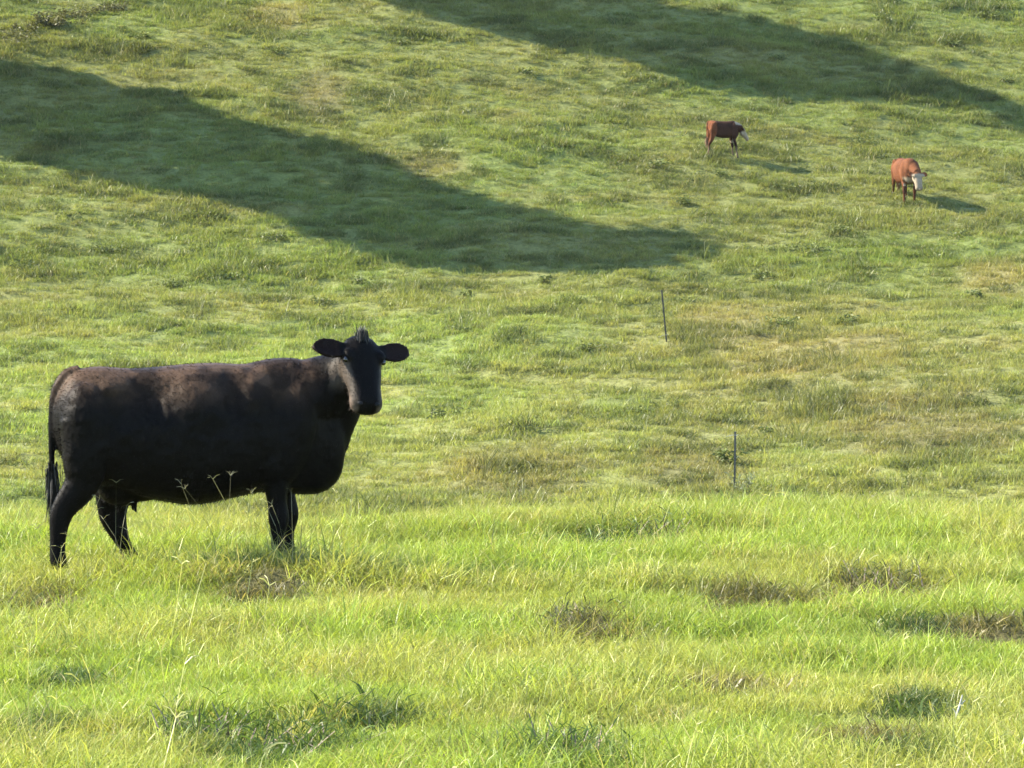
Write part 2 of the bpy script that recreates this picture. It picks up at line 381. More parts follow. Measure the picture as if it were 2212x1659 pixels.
# far slope: y 33..135
far_src = [clump_object('pasture_%02d' % i, blades(62, .23, .04, .12, .013, .9, .8, 300 + i, 2), M_FAR) for i in range(5)]
far_src += [clump_object('pasture_%02d' % (5 + i), blades(56, .19, .08, .21, .011, .65, .9, 320 + i, 3), M_FAR) for i in range(4)]
far_src += [clump_object('pasture_%02d' % (9 + i), blades(22, .22, .24, .48, .008, .25, .7, 340 + i, 3), M_FAR) for i in range(3)]
FAR_COLL = make_collection('far_sward', far_src)
g = np.random.default_rng(13)
x, y = frustum_pts(33, 58, 6, 4, g); x2, y2 = frustum_pts(58, 90, 34, 4, g); x3, y3 = frustum_pts(90, 132, 32, 6, g)
x, y = np.concatenate([x, x2, x3]), np.concatenate([y, y2, y3]); n = len(x)
col = tint_at(x, y); u = g.random(n); tall = fbm(x / 2.6, y / 1.1, 401, 3)
idx = np.where(u < .44 - .36 * sstep(.52, .68, tall), g.integers(0, 5, n), g.integers(5, 9, n))
idx = np.where(g.random(n) < .018 * (1 + 2 * sstep(.5, .6, tall)), g.integers(9, 12, n), idx)
col = col * (.82 + .36 * g.random((n, 1))) * (1 + .12 * (g.random((n, 3)) - .5))
ds = sstep(.56, .68, fbm(x / 1.1, y / .7, 431, 3))[:, None]; col = col * (1 - .68 * ds) + np.array([.062, .080, .030]) * .68 * ds  # tufts tinted darker to stand for the shading of hummocks
s = .62 + .38 * g.random(n) + .32 * sstep(.5, .7, tall) + .42 * ds[:, 0]; sc3 = np.stack([s, s, s * (.8 + .5 * g.random(n))], 1)
pk_ = g.random(n); col[pk_ < .07] = col[pk_ < .07] * .6 + np.array([.055, .072, .028]) * .4; col[pk_ > .95] = col[pk_ > .95] * .6 + np.array([.23, .20, .09]) * .4
scatter('far_slope_grass', 'olive green clumpy grass covering the dip and the far slope', np.stack([x, y, T(x, y)], 1),
        g.random(n) * 6.283, sc3, idx, col, FAR_COLL, (g.random((n, 2)) - .5) * .3)

# ------------------------------------------------------------------ cattle
def ring_loft(bm, rings):
    """closed loft through rings of equal point count"""
    vs = [[bm.verts.new(p) for p in r] for r in rings]; k = len(vs[0])
    for a, b in zip(vs, vs[1:]):
        for i in range(k): bm.faces.new((a[i], a[(i + 1) % k], b[(i + 1) % k], b[i]))
    bm.faces.new(vs[0][::-1]); bm.faces.new(vs[-1])
def catmull(P, m):
    """resample a table of stations smoothly, m steps between two"""
    P = np.array(P, float); Q = np.vstack([2 * P[0] - P[1], P, 2 * P[-1] - P[-2]]); out = []
    for i in range(1, len(Q) - 2):
        for t in np.arange(m) / m:
            out.append(.5 * (2 * Q[i] + (Q[i+1] - Q[i-1]) * t + (2*Q[i-1] - 5*Q[i] + 4*Q[i+1] - Q[i+2]) * t*t + (-Q[i-1] + 3*Q[i] - 3*Q[i+1] + Q[i+2]) * t**3))
    out.append(P[-1]); return np.array(out)
def torso(bm, st, k=36):
    """stations x, ztop, zbottom, half width, lateral centre; widest a little below the middle"""
    rings = []
    for x, zt, zb, hw, cy in catmull(st, 4):
        r = []
        zm = zb + (zt - zb) * .47
        for i in range(k):
            a = 2 * math.pi * i / k; ca, sa = math.cos(a), math.sin(a)
            yy = hw * math.copysign(abs(ca) ** .86, ca)
            hh = (zt - zm) if sa > 0 else (zm - zb)
            r.append((x, cy + yy, zm + hh * math.copysign(abs(sa) ** .92, sa)))
        rings.append(r)
    ring_loft(bm, rings)
def limb(bm, st, k=16):
    """chain of joints x, y, z, radius fore-aft, radius sideways; rings stay across the run of the limb"""
    S = catmull(st, 4); rings = []
    for i, (x, y, z, ra, rb) in enumerate(S):
        d = Vector(S[min(i + 1, len(S) - 1)][:3] - S[max(i - 1, 0)][:3]).normalized()
        side = Vector((0, 1, 0)); side = (side - d * side.dot(d)).normalized(); fwd = side.cross(d).normalized()
        rings.append([Vector((x, y, z)) + fwd * ra * math.cos(2*math.pi*j/k) + side * rb * math.sin(2*math.pi*j/k) for j in range(k)])
    ring_loft(bm, rings)
def tube(bm, st, k=12):
    S = catmull(st, 4); rings = []; ref = Vector((.3, .9, .2)).normalized()
    for i, row in enumerate(S):
        d = Vector(S[min(i + 1, len(S) - 1)][:3] - S[max(i - 1, 0)][:3]).normalized()
        s = (ref - d * ref.dot(d)).normalized(); f = s.cross(d)
        rings.append([Vector(row[:3]) + (f * math.cos(2*math.pi*j/k) + s * math.sin(2*math.pi*j/k)) * row[3] for j in range(k)])
    ring_loft(bm, rings)
def ball(bm, c, r, rot=None):
    m = Matrix.Translation(Vector(c)) @ (rot.to_4x4() if rot else Matrix()) @ Matrix.Diagonal((*r, 1))
    bmesh.ops.create_uvsphere(bm, u_segments=20, v_segments=12, radius=1, matrix=m)
def head_frame(origin, nose, roll=0.0):
    u = Vector(nose).normalized(); v = Vector((0, 0, 1)).cross(u).normalized()
    w = u.cross(v).normalized()
    M = Matrix((u, v, w)).transposed()
    M = M @ Matrix.Rotation(roll, 3, 'X')
    return Matrix.Translation(Vector(origin)) @ M.to_4x4()
HEAD_ST = [(-.09, .06, .02, -.08), (-.05, .105, .055, -.12), (0, .125, .078, -.15), (.05, .138, .088, -.19), (.11, .148, .088, -.205), (.17, .135, .080, -.20),
           (.24, .130, .074, -.175), (.31, .118, .066, -.145), (.37, .111, .058, -.125), (.43, .112, .052, -.12), (.48, .114, .044, -.118), (.52, .100, .020, -.105), (.545, .062, -.015, -.075)]
def head(bm, H, k=28, scale=1.0):
    rings = []
    for u, hw, wt, wb in catmull(HEAD_ST, 3):
        wm = (wt + wb) / 2; r = []
        for i in range(k):
            a = 2 * math.pi * i / k; ca, sa = math.cos(a), math.sin(a)
            yy = hw * math.copysign(abs(ca) ** .8, ca) * (1.0 if sa > 0 else 1 - .30 * abs(sa))
            r.append(H @ (Vector((u, yy, wm + (wt - wm) * math.copysign(abs(sa) ** .75, sa))) * scale))
        rings.append(r)
    ring_loft(bm, rings)
    for sgn in (-1, 1):     # brow over each eye, nostril wing, cheek muscle
        R3 = H.to_3x3()
        ball(bm, H @ (Vector((.11, sgn * .112, .058)) * scale), (.055 * scale, .035 * scale, .030 * scale), R3)
        ball(bm, H @ (Vector((.485, sgn * .062, .012)) * scale), (.034 * scale, .028 * scale, .030 * scale), R3)
        ball(bm, H @ (Vector((.12, sgn * .095, -.10)) * scale), (.10 * scale, .05 * scale, .09 * scale), R3)
def ear(bm, H, sgn, up=.15, back=-.02, L=.235, droop=0.0, scale=1.0):
    """leaf shaped ear with a hollow front, reaching out sideways from behind the brow"""
    rings = []; k = 18
    prof = [(0, .058, .036), (.10, .060, .033), (.22, .070, .030), (.40, .083, .028), (.58, .086, .026), (.75, .076, .023), (.90, .052, .019), (1.0, .020, .014)]
    for t, hw, th in catmull(prof, 3):
        c = Vector((.06 - up * L * t + droop * t * t, sgn * (.105 + L * t), .02 + back * t))
        r = []
        for i in range(k):
            a = 2 * math.pi * i / k; du, dw = math.cos(a) * hw, math.sin(a) * th
            hollow = .024 * (1 - (du / hw) ** 2) * min(1, t * 2.5) * (1 - t * .6) if hw > .03 else 0
            r.append(H @ ((c + Vector((du, 0, dw - hollow * .6)) + Vector((0, 0, (.022 * (du / hw) ** 2 if hw > .03 else 0)))) * scale))
        rings.append(r)
    if sgn < 0: rings = rings[::-1]
    ring_loft(bm, rings)
def fuse(bm, name, voxel, smooth_it):
    """one continuous skin from overlapping solids"""
    bmesh.ops.recalc_face_normals(bm, faces=bm.faces)
    me = bpy.data.meshes.new(name + '_raw'); bm.to_mesh(me); bm.free()
    o = bpy.data.objects.new(name + '_raw', me); C.objects.link(o)
    r = o.modifiers.new('r', 'REMESH'); r.mode = 'VOXEL'; r.voxel_size = voxel; r.use_smooth_shade = True
    s = o.modifiers.new('s', 'SMOOTH'); s.factor = .5; s.iterations = smooth_it
    dg = bpy.context.evaluated_depsgraph_get(); res = bpy.data.meshes.new_from_object(o.evaluated_get(dg))
    bpy.data.objects.remove(o); bpy.data.meshes.remove(me); res.name = name
    res.polygons.foreach_set('use_smooth', [True] * len(res.polygons)); return res
def verts_of(me):
    v = np.empty(len(me.vertices) * 3); me.vertices.foreach_get('co', v); return v.reshape(-1, 3)
def paint(me, col):
    a = me.color_attributes.new('coat', 'FLOAT_COLOR', 'POINT'); a.data.foreach_set('color', np.concatenate([col, np.ones((len(col), 1))], 1).ravel())
def hair_mesh(name, roots, dirs, length, width, seed, mat, droop=.3):
    g = np.random.default_rng(seed); V = []; F = []
    for p, d in zip(roots, dirs):
        p = np.array(p); d = np.array(d, float); d /= np.linalg.norm(d) + 1e-9
        s = np.cross(d, g.normal(size=3)); s /= np.linalg.norm(s) + 1e-9
        L = length * (.5 + .7 * g.random()); m = p + d * L * .5; q = p + d * L + np.array([0, 0, -droop * L]); o = len(V)
        V += [p - s * width, p + s * width, m + s * width * .8, m - s * width * .8, q]; F += [(o, o+1, o+2, o+3), (o+3, o+2, o+4)]
    return mesh_np(name, [tuple(v) for v in V], F, mat)
def hoof_mesh(name, x, y, z, ang, r=.058, h=.075):
    """two toes side by side, split by a cleft, sloping forward"""
    bm = bmesh.new()
    for sgn in (-1, 1):
        rings = []
        for t, k in ((0, 1.0), (.6, .88), (1, .72)):
            ring = []
            for j in range(12):
                a = 2 * math.pi * j / 12
                ring.append((x + .012 - .03 * t + (r * 1.15 * math.cos(a)) * k, y + sgn * r * .47 + r * .45 * math.sin(a) * k, z + h * t))
            rings.append(ring)
        ring_loft(bm, rings)
    bmesh.ops.recalc_face_normals(bm, faces=bm.faces)
    me = bpy.data.meshes.new(name); bm.to_mesh(me); bm.free(); me.materials.append(M_HOOF); return me
def sphere_mesh(name, M, c, r, mat):
    bm = bmesh.new(); bmesh.ops.create_uvsphere(bm, u_segments=16, v_segments=10, radius=1, matrix=M @ Matrix.Translation(Vector(c)) @ Matrix.Diagonal((*r, 1)))
    me = bpy.data.meshes.new(name); bm.to_mesh(me); bm.free(); me.materials.append(mat)
    me.polygons.foreach_set('use_smooth', [True] * len(me.polygons)); return me
def local_dir(v, yaw):
    return Matrix.Rotation(-yaw, 3, 'Z') @ Vector(v)

# ---- the black cow
def black_cow():
    yaw = R(13); p = np.array([-2.066, 24.0, .065])          # just behind the lip of turf
    root = link(bpy.data.objects.new('black_cow', None)); root.location = (p[0], p[1], p[2]); root.rotation_euler = (0, 0, yaw); root.scale = (.925, .95, .95)
    tag(root, 'large black cow standing side-on in the near grass with her head turned to look back', 'cow')
    bm = bmesh.new()
    torso(bm, [(-1.03, 1.17, .98, .08, 0), (-.99, 1.275, .86, .18, 0), (-.93, 1.365, .77, .235, 0), (-.85, 1.42, .70, .27, 0), (-.70, 1.44, .61, .305, 0), (-.5, 1.425, .55, .345, 0),
               (-.3, 1.432, .51, .395, 0), (-.07, 1.45, .475, .425, 0), (.13, 1.455, .495, .415, 0), (.33, 1.445, .535, .385, 0), (.49, 1.475, .555, .35, 0),
               (.62, 1.485, .545, .315, 0), (.73, 1.475, .53, .285, 0), (.85, 1.43, .53, .245, -.005), (.95, 1.36, .575, .205, -.01), (1.02, 1.24, .66, .15, -.02), (1.05, 1.1, .82, .09, -.02)])
    # shoulder, hip and thigh masses on both sides
    for sgn in (-1, 1):
        ball(bm, (.62, sgn * .20, .98), (.20, .155, .38), Matrix.Rotation(R(14), 3, 'Y'))
        ball(bm, (.47, sgn * .22, .78), (.15, .12, .17))
        ball(bm, (-.79, sgn * .19, 1.02), (.195, .15, .33), Matrix.Rotation(R(-8), 3, 'Y'))
    # neck: deep, rising and bending to the camera side
    H0 = Vector((1.13, -.25, 1.565)); nose = local_dir((.12, -.55, -.83), yaw)
    tube(bm, [(.55, 0, 1.16, .28), (.78, -.015, 1.20, .275), (.95, -.06, 1.29, .235), (1.05, -.13, 1.38, .185), (1.10, -.19, 1.46, .145)], 24)
    tube(bm, [(.70, 0, .86, .23), (.90, -.02, .87, .17), (.99, -.05, 1.00, .125), (1.06, -.10, 1.15, .11), (1.10, -.17, 1.30, .09)], 18)
    H = head_frame(H0, nose, R(-10)) @ Matrix.Diagonal((.93, 1.06, .93, 1)); head(bm, H)
    ear(bm, H, 1, .20, -.03, .245); ear(bm, H, -1, .02, .01, .25)
    # legs: near hind, far hind (foot set forward), near fore, far fore
    hn = [(-.78, -.20, 1.05, .23, .13), (-.825, -.215, .80, .165, .12), (-.855, -.215, .645, .125, .09), (-.965, -.215, .50, .092, .062), (-1.005, -.215, .41, .078, .055),
          (-1.02, -.215, .29, .060, .048), (-1.025, -.215, .19, .056, .046), (-1.02, -.215, .12, .060, .052), (-1.0, -.215, .04, .056, .054)]
    hf = [(-.72, .20, 1.02, .23, .13), (-.66, .215, .78, .17, .115), (-.59, .215, .62, .145, .090), (-.585, .215, .46, .115, .062), (-.58, .215, .37, .098, .054),
          (-.535, .215, .25, .066, .048), (-.49, .215, .16, .048, .043), (-.46, .215, .10, .056, .050), (-.42, .215, .03, .052, .052)]
    fn = [(.58, -.19, .88, .14, .10), (.53, -.20, .66, .100, .080), (.535, -.20, .50, .072, .062), (.545, -.20, .38, .075, .064), (.535, -.20, .27, .046, .043),
          (.535, -.20, .17, .048, .044), (.545, -.20, .10, .058, .052), (.565, -.20, .03, .052, .052)]
    ff = [(.64, .19, .88, .14, .10), (.63, .20, .66, .100, .080), (.665, .20, .50, .072, .062), (.685, .20, .38, .075, .064), (.68, .20, .27, .046, .043),
          (.68, .20, .17, .048, .044), (.69, .20, .10, .058, .052), (.71, .20, .03, .052, .052)]
    drops = []
    for L in (hn, hf, fn, ff):
        fx_, fy_ = L[-1][0], L[-1][1]; w = Matrix.Rotation(yaw, 3, 'Z') @ Vector((fx_ * .925, fy_ * .95, 0))
        dz = (Tz(p[0] + w.x, p[1] + w.y) - p[2]) / .95; drops.append(dz)
        n_ = len(L); limb(bm, [(x, y, z + dz * (i / (n_ - 1)) ** 1.5, a, b) for i, (x, y, z, a, b) in enumerate(L)])
    ball(bm, (-.54, 0, .60), (.18, .15, .13)); ball(bm, (-.42, 0, .58), (.16, .12, .08))
    for sx, sy in ((-.46, -.07), (-.46, .07), (-.57, -.06), (-.57, .06)): tube(bm, [(sx, sy, .53, .018), (sx, sy, .47, .016), (sx + .005, sy, .43, .011)], 8)
    tube(bm, [(-.84, 0, 1.395, .06), (-.93, 0, 1.375, .048), (-1.005, -.005, 1.28, .036), (-1.035, -.015, 1.13, .028), (-1.04, -.02, .9, .024), (-1.04, -.02, .72, .022)], 10)
    me = fuse(bm, 'body', .0125, 5); v = verts_of(me)
    # hollow of the flank, hollow behind the shoulder, hip bone, rib swell, blade of the shoulder
    sd = np.sign(v[:, 1]) * sstep(.08, .2, np.abs(v[:, 1])); dy = np.zeros(len(v)); nn = (fbm(v[:, 0] * 9, v[:, 2] * 9, 511, 3) - .5)
    for (cx, cz, rx, rz, dp) in [(-.36, 1.24, .15, .12, -.062), (.20, 1.22, .07, .20, -.042), (-.66, 1.31, .09, .06, .032), (-.05, 1.22, .15, .16, .030), (.36, 1.27, .07, .14, .030),
                                 (.52, 1.2, .09, .2, -.022), (-.60, 1.10, .10, .12, -.018), (-.86, 1.15, .12, .2, .015), (.75, 1.1, .12, .2, .02)]:
        dy += dp * np.exp(-((v[:, 0] - cx) / rx) ** 2 - ((v[:, 2] - cz) / rz) ** 2)
    v[:, 1] += sd * (dy + (.020 * nn + .010 * (fbm(v[:, 0] * 26, v[:, 2] * 20, 517, 2) - .5)) * (v[:, 0] < .95) * (v[:, 2] > .6)); me.vertices.foreach_set('co', v.ravel()); me.update()
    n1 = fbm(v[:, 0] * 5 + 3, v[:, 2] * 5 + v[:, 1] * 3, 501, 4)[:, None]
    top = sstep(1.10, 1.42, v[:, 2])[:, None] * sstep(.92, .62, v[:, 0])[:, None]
    c = np.array([.0032, .0026, .0022]) * (.8 + .5 * n1) + np.array([.050, .030, .0185]) * top * (.32 + .68 * sstep(.38, .6, n1))  # browner back, with its sunlit brightness painted into the coat colour
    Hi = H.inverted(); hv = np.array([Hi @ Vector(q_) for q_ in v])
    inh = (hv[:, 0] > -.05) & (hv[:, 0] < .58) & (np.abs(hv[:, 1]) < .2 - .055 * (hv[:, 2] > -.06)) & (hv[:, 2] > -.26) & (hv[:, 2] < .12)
    cheek = inh * sstep(.05, .10, hv[:, 0]) * sstep(.085, .115, np.abs(hv[:, 1]) + .12 * np.clip(hv[:, 0] - .2, 0, .3)) * sstep(.07, .03, hv[:, 2]) * sstep(-.21, -.13, hv[:, 2]) * sstep(-.03, .06, hv[:, 0])  # cheek mask: sunlit side of the head, painted into the coat
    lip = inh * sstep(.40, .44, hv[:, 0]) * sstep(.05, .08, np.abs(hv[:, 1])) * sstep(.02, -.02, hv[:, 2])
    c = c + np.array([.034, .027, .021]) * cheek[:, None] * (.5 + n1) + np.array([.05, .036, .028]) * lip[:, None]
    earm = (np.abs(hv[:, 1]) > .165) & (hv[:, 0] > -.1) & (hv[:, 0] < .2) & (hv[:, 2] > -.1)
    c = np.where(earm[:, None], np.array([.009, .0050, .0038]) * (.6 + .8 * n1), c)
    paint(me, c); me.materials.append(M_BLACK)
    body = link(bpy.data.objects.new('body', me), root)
    for sgn in (-1, 1):
        link(bpy.data.objects.new('eye', sphere_mesh('eye', H, (.145, sgn * .132, .046), (.026, .018, .020), M_EYE)), root)
    for (L, dz) in zip((hn, hf, fn, ff), drops):
        link(bpy.data.objects.new('hoof', hoof_mesh('hoof', L[-1][0] + .01, L[-1][1], dz - .005, 0)), root)
    for sgn in (-1, 1):
        link(bpy.data.objects.new('nostril', sphere_mesh('nostril', H, (.508, sgn * .060, .030), (.016, .018, .014), M_NOSE)), root)
    g = np.random.default_rng(5)
    rt = [tuple(H @ Vector((-.04 + .09 * g.random(), (g.random() - .5) * .10, .05 + .02 * g.random()))) for _ in range(700)]
    pk = H @ Vector((-.15, .0, .075))
    dr = [tuple((pk - Vector(r)).normalized() + Vector(g.normal(size=3) * .2)) for r in rt]
    link(bpy.data.objects.new('poll_tuft', hair_mesh('poll_tuft', rt, dr, .105, .003, 3, M_HAIRB, .05)), root)
    rt = [(-1.035 + .02 * g.normal(), -.02 + .02 * g.normal(), .80 - .22 * g.random()) for _ in range(420)]
    link(bpy.data.objects.new('tail_switch', hair_mesh('tail_switch', rt, [(.10 * g.normal(), .10 * g.normal(), -1) for _ in rt], .26, .003, 4, M_HAIRB, .0)), root)
    # fringe of short coat hairs that softens the outline
    k = g.choice(len(v), 26000, replace=True); nr = np.empty(len(v) * 3); me.vertices.foreach_get('normal', nr); nr = nr.reshape(-1, 3)
    lay = np.array([-.9, 0, -.55]); dirs = nr[k] * .55 + lay * .6 + g.normal(size=(len(k), 3)) * .18
    hm = hair_mesh('coat_hair', v[k] - nr[k] * .003, dirs, .022, .0016, 9, None, .1)
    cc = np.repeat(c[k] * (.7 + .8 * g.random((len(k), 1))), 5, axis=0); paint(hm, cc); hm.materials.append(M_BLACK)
    tag(link(bpy.data.objects.new('coat_hair', hm), root), kind='stuff')
    return root
black_cow()

# ---- red and white cattle on the slope
def red_cow(name, label, pos, yaw, s, pose, seed):
    root = link(bpy.data.objects.new(name, None)); xs, zs = pose.get('stretch', (1, 1)); root.location = pos; root.rotation_euler = (0, 0, yaw); root.scale = (xs, 1, zs)
    tag(root, label, 'cow' if s > .85 else 'calf')
    P = lambda st: [tuple(c * s for c in r) for r in st]
    bm = bmesh.new()
    lean = pose.get('lean', 1.0)
    def tr(st): return [(x * s, zt * s, (zt - (zt - zb) * lean) * s, hw * s * pose.get('wide', 1), cy * s) for x, zt, zb, hw, cy in st]
    torso(bm, tr([(-.86, 1.16, .95, .09, 0), (-.80, 1.28, .84, .19, 0), (-.66, 1.33, .70, .255, 0), (-.48, 1.32, .62, .29, 0), (-.25, 1.305, .56, .34, 0), (.0, 1.30, .53, .36, 0),
                  (.22, 1.305, .54, .335, 0), (.42, 1.32, .56, .29, 0), (.55, 1.31, .57, .255, 0), (.68, 1.26, .60, .215, 0), (.76, 1.16, .68, .15, 0), (.79, 1.05, .82, .08, 0)]), 24)
    for sgn in (-1, 1):
        ball(bm, (.50 * s, sgn * .17 * s, .92 * s), (.18 * s, .13 * s, .32 * s))
        ball(bm, (-.62 * s, sgn * .17 * s, .98 * s), (.19 * s, .13 * s, .30 * s))
        ball(bm, (-.54 * s, sgn * .20 * s, 1.22 * s), (.11 * s, .075 * s, .075 * s))
    hp = Vector(pose['poll']) * s; hd = Vector(pose['nose'])
    a, b = Vector((.45, 0, 1.06)) * s, hp
    mid = a.lerp(b, .5) + Vector((0, 0, .03 * s))
    tube(bm, [(*a, .25 * s), (*a.lerp(mid, .5), .235 * s), (*mid, .195 * s), (*mid.lerp(b, .6), .155 * s), (*b, .125 * s)], 18)
    H = head_frame(hp, hd, pose.get('roll', 0)); head(bm, H, 20, s); ear(bm, H, 1, pose.get('earup', .05), -.03, .2, 0, s); ear(bm, H, -1, pose.get('earup', .05), -.03, .2, 0, s)
    feet = []
    for (fx_, sgn, off, hind) in [(-.66, -1, pose['legs'][0], 1), (-.66, 1, pose['legs'][1], 1), (.50, -1, pose['legs'][2], 0), (.50, 1, pose['legs'][3], 0)]:
        y0 = sgn * .17
        if hind: L = [(fx_ + .02, y0, .98, .20, .12), (fx_ - .02, y0, .74, .14, .10), (fx_ - .05 + off * .3, y0, .58, .095, .075), (fx_ - .11 + off * .5, y0, .45, .062, .05), (fx_ - .10 + off * .7, y0, .32, .043, .038),
                      (fx_ - .10 + off * .85, y0, .18, .042, .038), (fx_ - .09 + off * .95, y0, .10, .050, .046), (fx_ - .06 + off, y0, .03, .05, .05)]
        else: L = [(fx_, y0, .86, .13, .095), (fx_ - .03, y0, .64, .090, .072), (fx_ + off * .35, y0, .48, .070, .058), (fx_ + .01 + off * .6, y0, .37, .062, .054), (fx_ + off * .75, y0, .26, .042, .038),
                   (fx_ + off * .9, y0, .16, .042, .038), (fx_ + .01 + off, y0, .09, .050, .046), (fx_ + .03 + off, y0, .03, .05, .05)]
        L = P(L); w = Matrix.Rotation(yaw, 3, 'Z') @ Vector((L[-1][0] * xs, L[-1][1], 0)); dz = (Tz(pos[0] + w.x, pos[1] + w.y) - pos[2]) / zs
        n_ = len(L); limb(bm, [(x, y, z + dz * (i / (n_ - 1)) ** 1.3, a_, b_) for i, (x, y, z, a_, b_) in enumerate(L)], 12)
        feet.append((L[-1][0] + .01 * s, L[-1][1], dz - .005))
    tube(bm, P([(-.76, 0, 1.29, .05), (-.87, 0, 1.24, .036), (-.905, 0, 1.05, .028), (-.91, 0, .8, .022), (-.91, 0, .66, .02)]), 8)
    me = fuse(bm, 'body', .016 * max(s, .8), 3); v = verts_of(me) / s
    nz = fbm(v[:, 0] * 4 + seed, v[:, 2] * 4 + v[:, 1] * 2, 600 + seed, 3)
    Hi = H.inverted(); hv = np.array([Hi @ Vector(q * s) for q in v]) / s
    white = sstep(.02, .10, hv[:, 0]) * (hv[:, 0] < .6) * (np.abs(hv[:, 1]) < .2) * (hv[:, 2] > -.28)            # face
    white = np.maximum(white, sstep(.64, .56, v[:, 2] + .12 * (nz - .5)) * (v[:, 2] > .50) * (np.abs(v[:, 1]) < .2) * (v[:, 0] > -.5))   # underline
    white = np.maximum(white, sstep(.34, .27, v[:, 2] + .2 * (nz - .5)) * pose.get('socks', 1))                    # socks
    if pose.get('crest'):
        t = np.array(a) / s; d = np.array(b) / s - t; q = ((v - t) @ d) / (d @ d); hgt = v[:, 2] - (t[2] + q * d[2])
        white = np.maximum(white, (q > .15) * (q < 1.1) * sstep(.10, .15, hgt) * (np.abs(v[:, 1]) < .5))
    if pose.get('bib'): white = np.maximum(white, sstep(.80, .70, v[:, 2]) * sstep(.55, .66, v[:, 0]) * (v[:, 2] > .5))
    red = (np.array(pose['red'])[None] * (1 - sstep(-.40, -.52, v[:, 0]))[:, None] + np.array(pose.get('lit_rump', pose['red']))[None] * sstep(-.40, -.52, v[:, 0])[:, None]) * (.5 + nz[:, None]) * (1 - .5 * sstep(.62, .45, v[:, 2]))[:, None]; wt = np.array([.21, .17, .12]) * (.85 + .3 * nz[:, None])  # lower legs darkened in the coat to stand for their shade
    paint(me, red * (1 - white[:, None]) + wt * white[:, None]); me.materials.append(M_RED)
    link(bpy.data.objects.new('body', me), root)
    for f in feet: link(bpy.data.objects.new('hoof', hoof_mesh('hoof', *f, 0, .052 * s, .07 * s)), root)
    for sgn in (-1, 1):
        link(bpy.data.objects.new('eye', sphere_mesh('eye', H, (.095 * s, sgn * .137 * s, .028 * s), (.022 * s, .014 * s, .019 * s), M_EYE)), root)
    link(bpy.data.objects.new('nose', sphere_mesh('nose', H, (.505 * s, 0, -.005 * s), (.03 * s, .062 * s, .03 * s), M_PINK)), root)
    g = np.random.default_rng(seed)
    rt = [(-.91 * s + .02 * g.normal(), .02 * g.normal(), (.72 - .2 * g.random()) * s) for _ in range(160)]
    link(bpy.data.objects.new('tail_switch', hair_mesh('tail_switch', rt, [(.12 * g.normal(), .12 * g.normal(), -1) for _ in rt], .24 * s, .005, seed, M_HAIRR, 0)), root)
    return root
hp_ = ground_at(D(1955), D(438), 60)
red_cow('red_cow', 'red brown cow with white face walking downhill with head lowered', hp_, R(-82), .93,
        dict(poll=(.92, .13, .88), nose=(.42, .02, -.90), legs=(-.12, .10, .05, -.10), red=(.088, .034, .0155), bib=True, socks=.0, stretch=(.95, 1), wide=1.0), 21)
cp_ = ground_at(D(1562), D(338), 60)
red_cow('red_calf', 'red calf with white face and neck stripe standing on the far slope', cp_, R(16), .70,
        dict(poll=(.97, -.02, 1.02), nose=(.62, -.10, -.78), legs=(-.14, .10, .16, .06), red=(.030, .0135, .0085), lit_rump=(.105, .038, .017), stretch=(.8, 1.08), crest=True, socks=.35, earup=.35, lean=.82, wide=.8), 22)  # calf's shaded flank and sunlit hindquarters painted as coat colours

# ------------------------------------------------------------------ fence posts
def fence_post(label, base, h, tilt, mat, clips):
    root = link(bpy.data.objects.new('fence_post', None)); root.location = base; root.rotation_euler = tilt
    tag(root, label, 'fence post', 'steel posts along the old fence line')
    bm = bmesh.new()                                  # T section, flange towards the viewer, stem behind
    for (x0, x1, y0, y1) in ((-.018, .018, -.004, .004), (-.005, .005, .004, .036)):
        bmesh.ops.create_cube(bm, size=1, matrix=Matrix.Translation(((x0 + x1) / 2, (y0 + y1) / 2, h / 2 - .15)) @ Matrix.Diagonal((x1 - x0, y1 - y0, h + .3, 1)))
    me = bpy.data.meshes.new('stake'); bm.to_mesh(me); bm.free(); me.materials.append(mat); link(bpy.data.objects.new('stake', me), root)
    bm = bmesh.new()
    bmesh.ops.create_cube(bm, size=1, matrix=Matrix.Translation((0, -.0075, .02)) @ Matrix.Diagonal((.012, .007, .016, 1)))
    sm = bpy.data.meshes.new('stud'); bm.to_mesh(sm); bm.free(); sm.materials.append(mat)
    for i in range(int((h - .2) / .054)):
        o = link(bpy.data.objects.new('stud', sm), root); o.location = (0, 0, .14 + i * .054)
    for z in clips:
        cu = mesh_wire([(-.16, -.012, z - .03), (-.07, -.013, z - .005), (-.02, -.016, z), (.02, -.016, z), (.05, -.01, z + .012), (.055, .02, z + .004)], .0035)
        link(bpy.data.objects.new('wire_clip', cu), root)
    return root
def mesh_wire(pts, r):
    bm = bmesh.new(); tube(bm, [(*p_, r) for p_ in pts], 6); bmesh.ops.recalc_face_normals(bm, faces=bm.faces)
    me = bpy.data.meshes.new('wire_clip'); bm.to_mesh(me); bm.free(); me.materials.append(M_WIRE); return me
b1 = ground_at(D(1440), D(738), 45); b2 = ground_at(D(1588), D(1062), 45)
fence_post('thin dark leaning steel post on the green slope below the calf', tuple(b1), D(112) / FPX * b1[1], (0, R(-5.5), R(10)), M_RUST, (.16,))
fence_post('upright grey steel post with pale weeds at its foot just beyond the near rise', tuple(b2), D(128) / FPX * b2[1], (0, R(.6), R(-6)), M_STEEL, (1.0,))

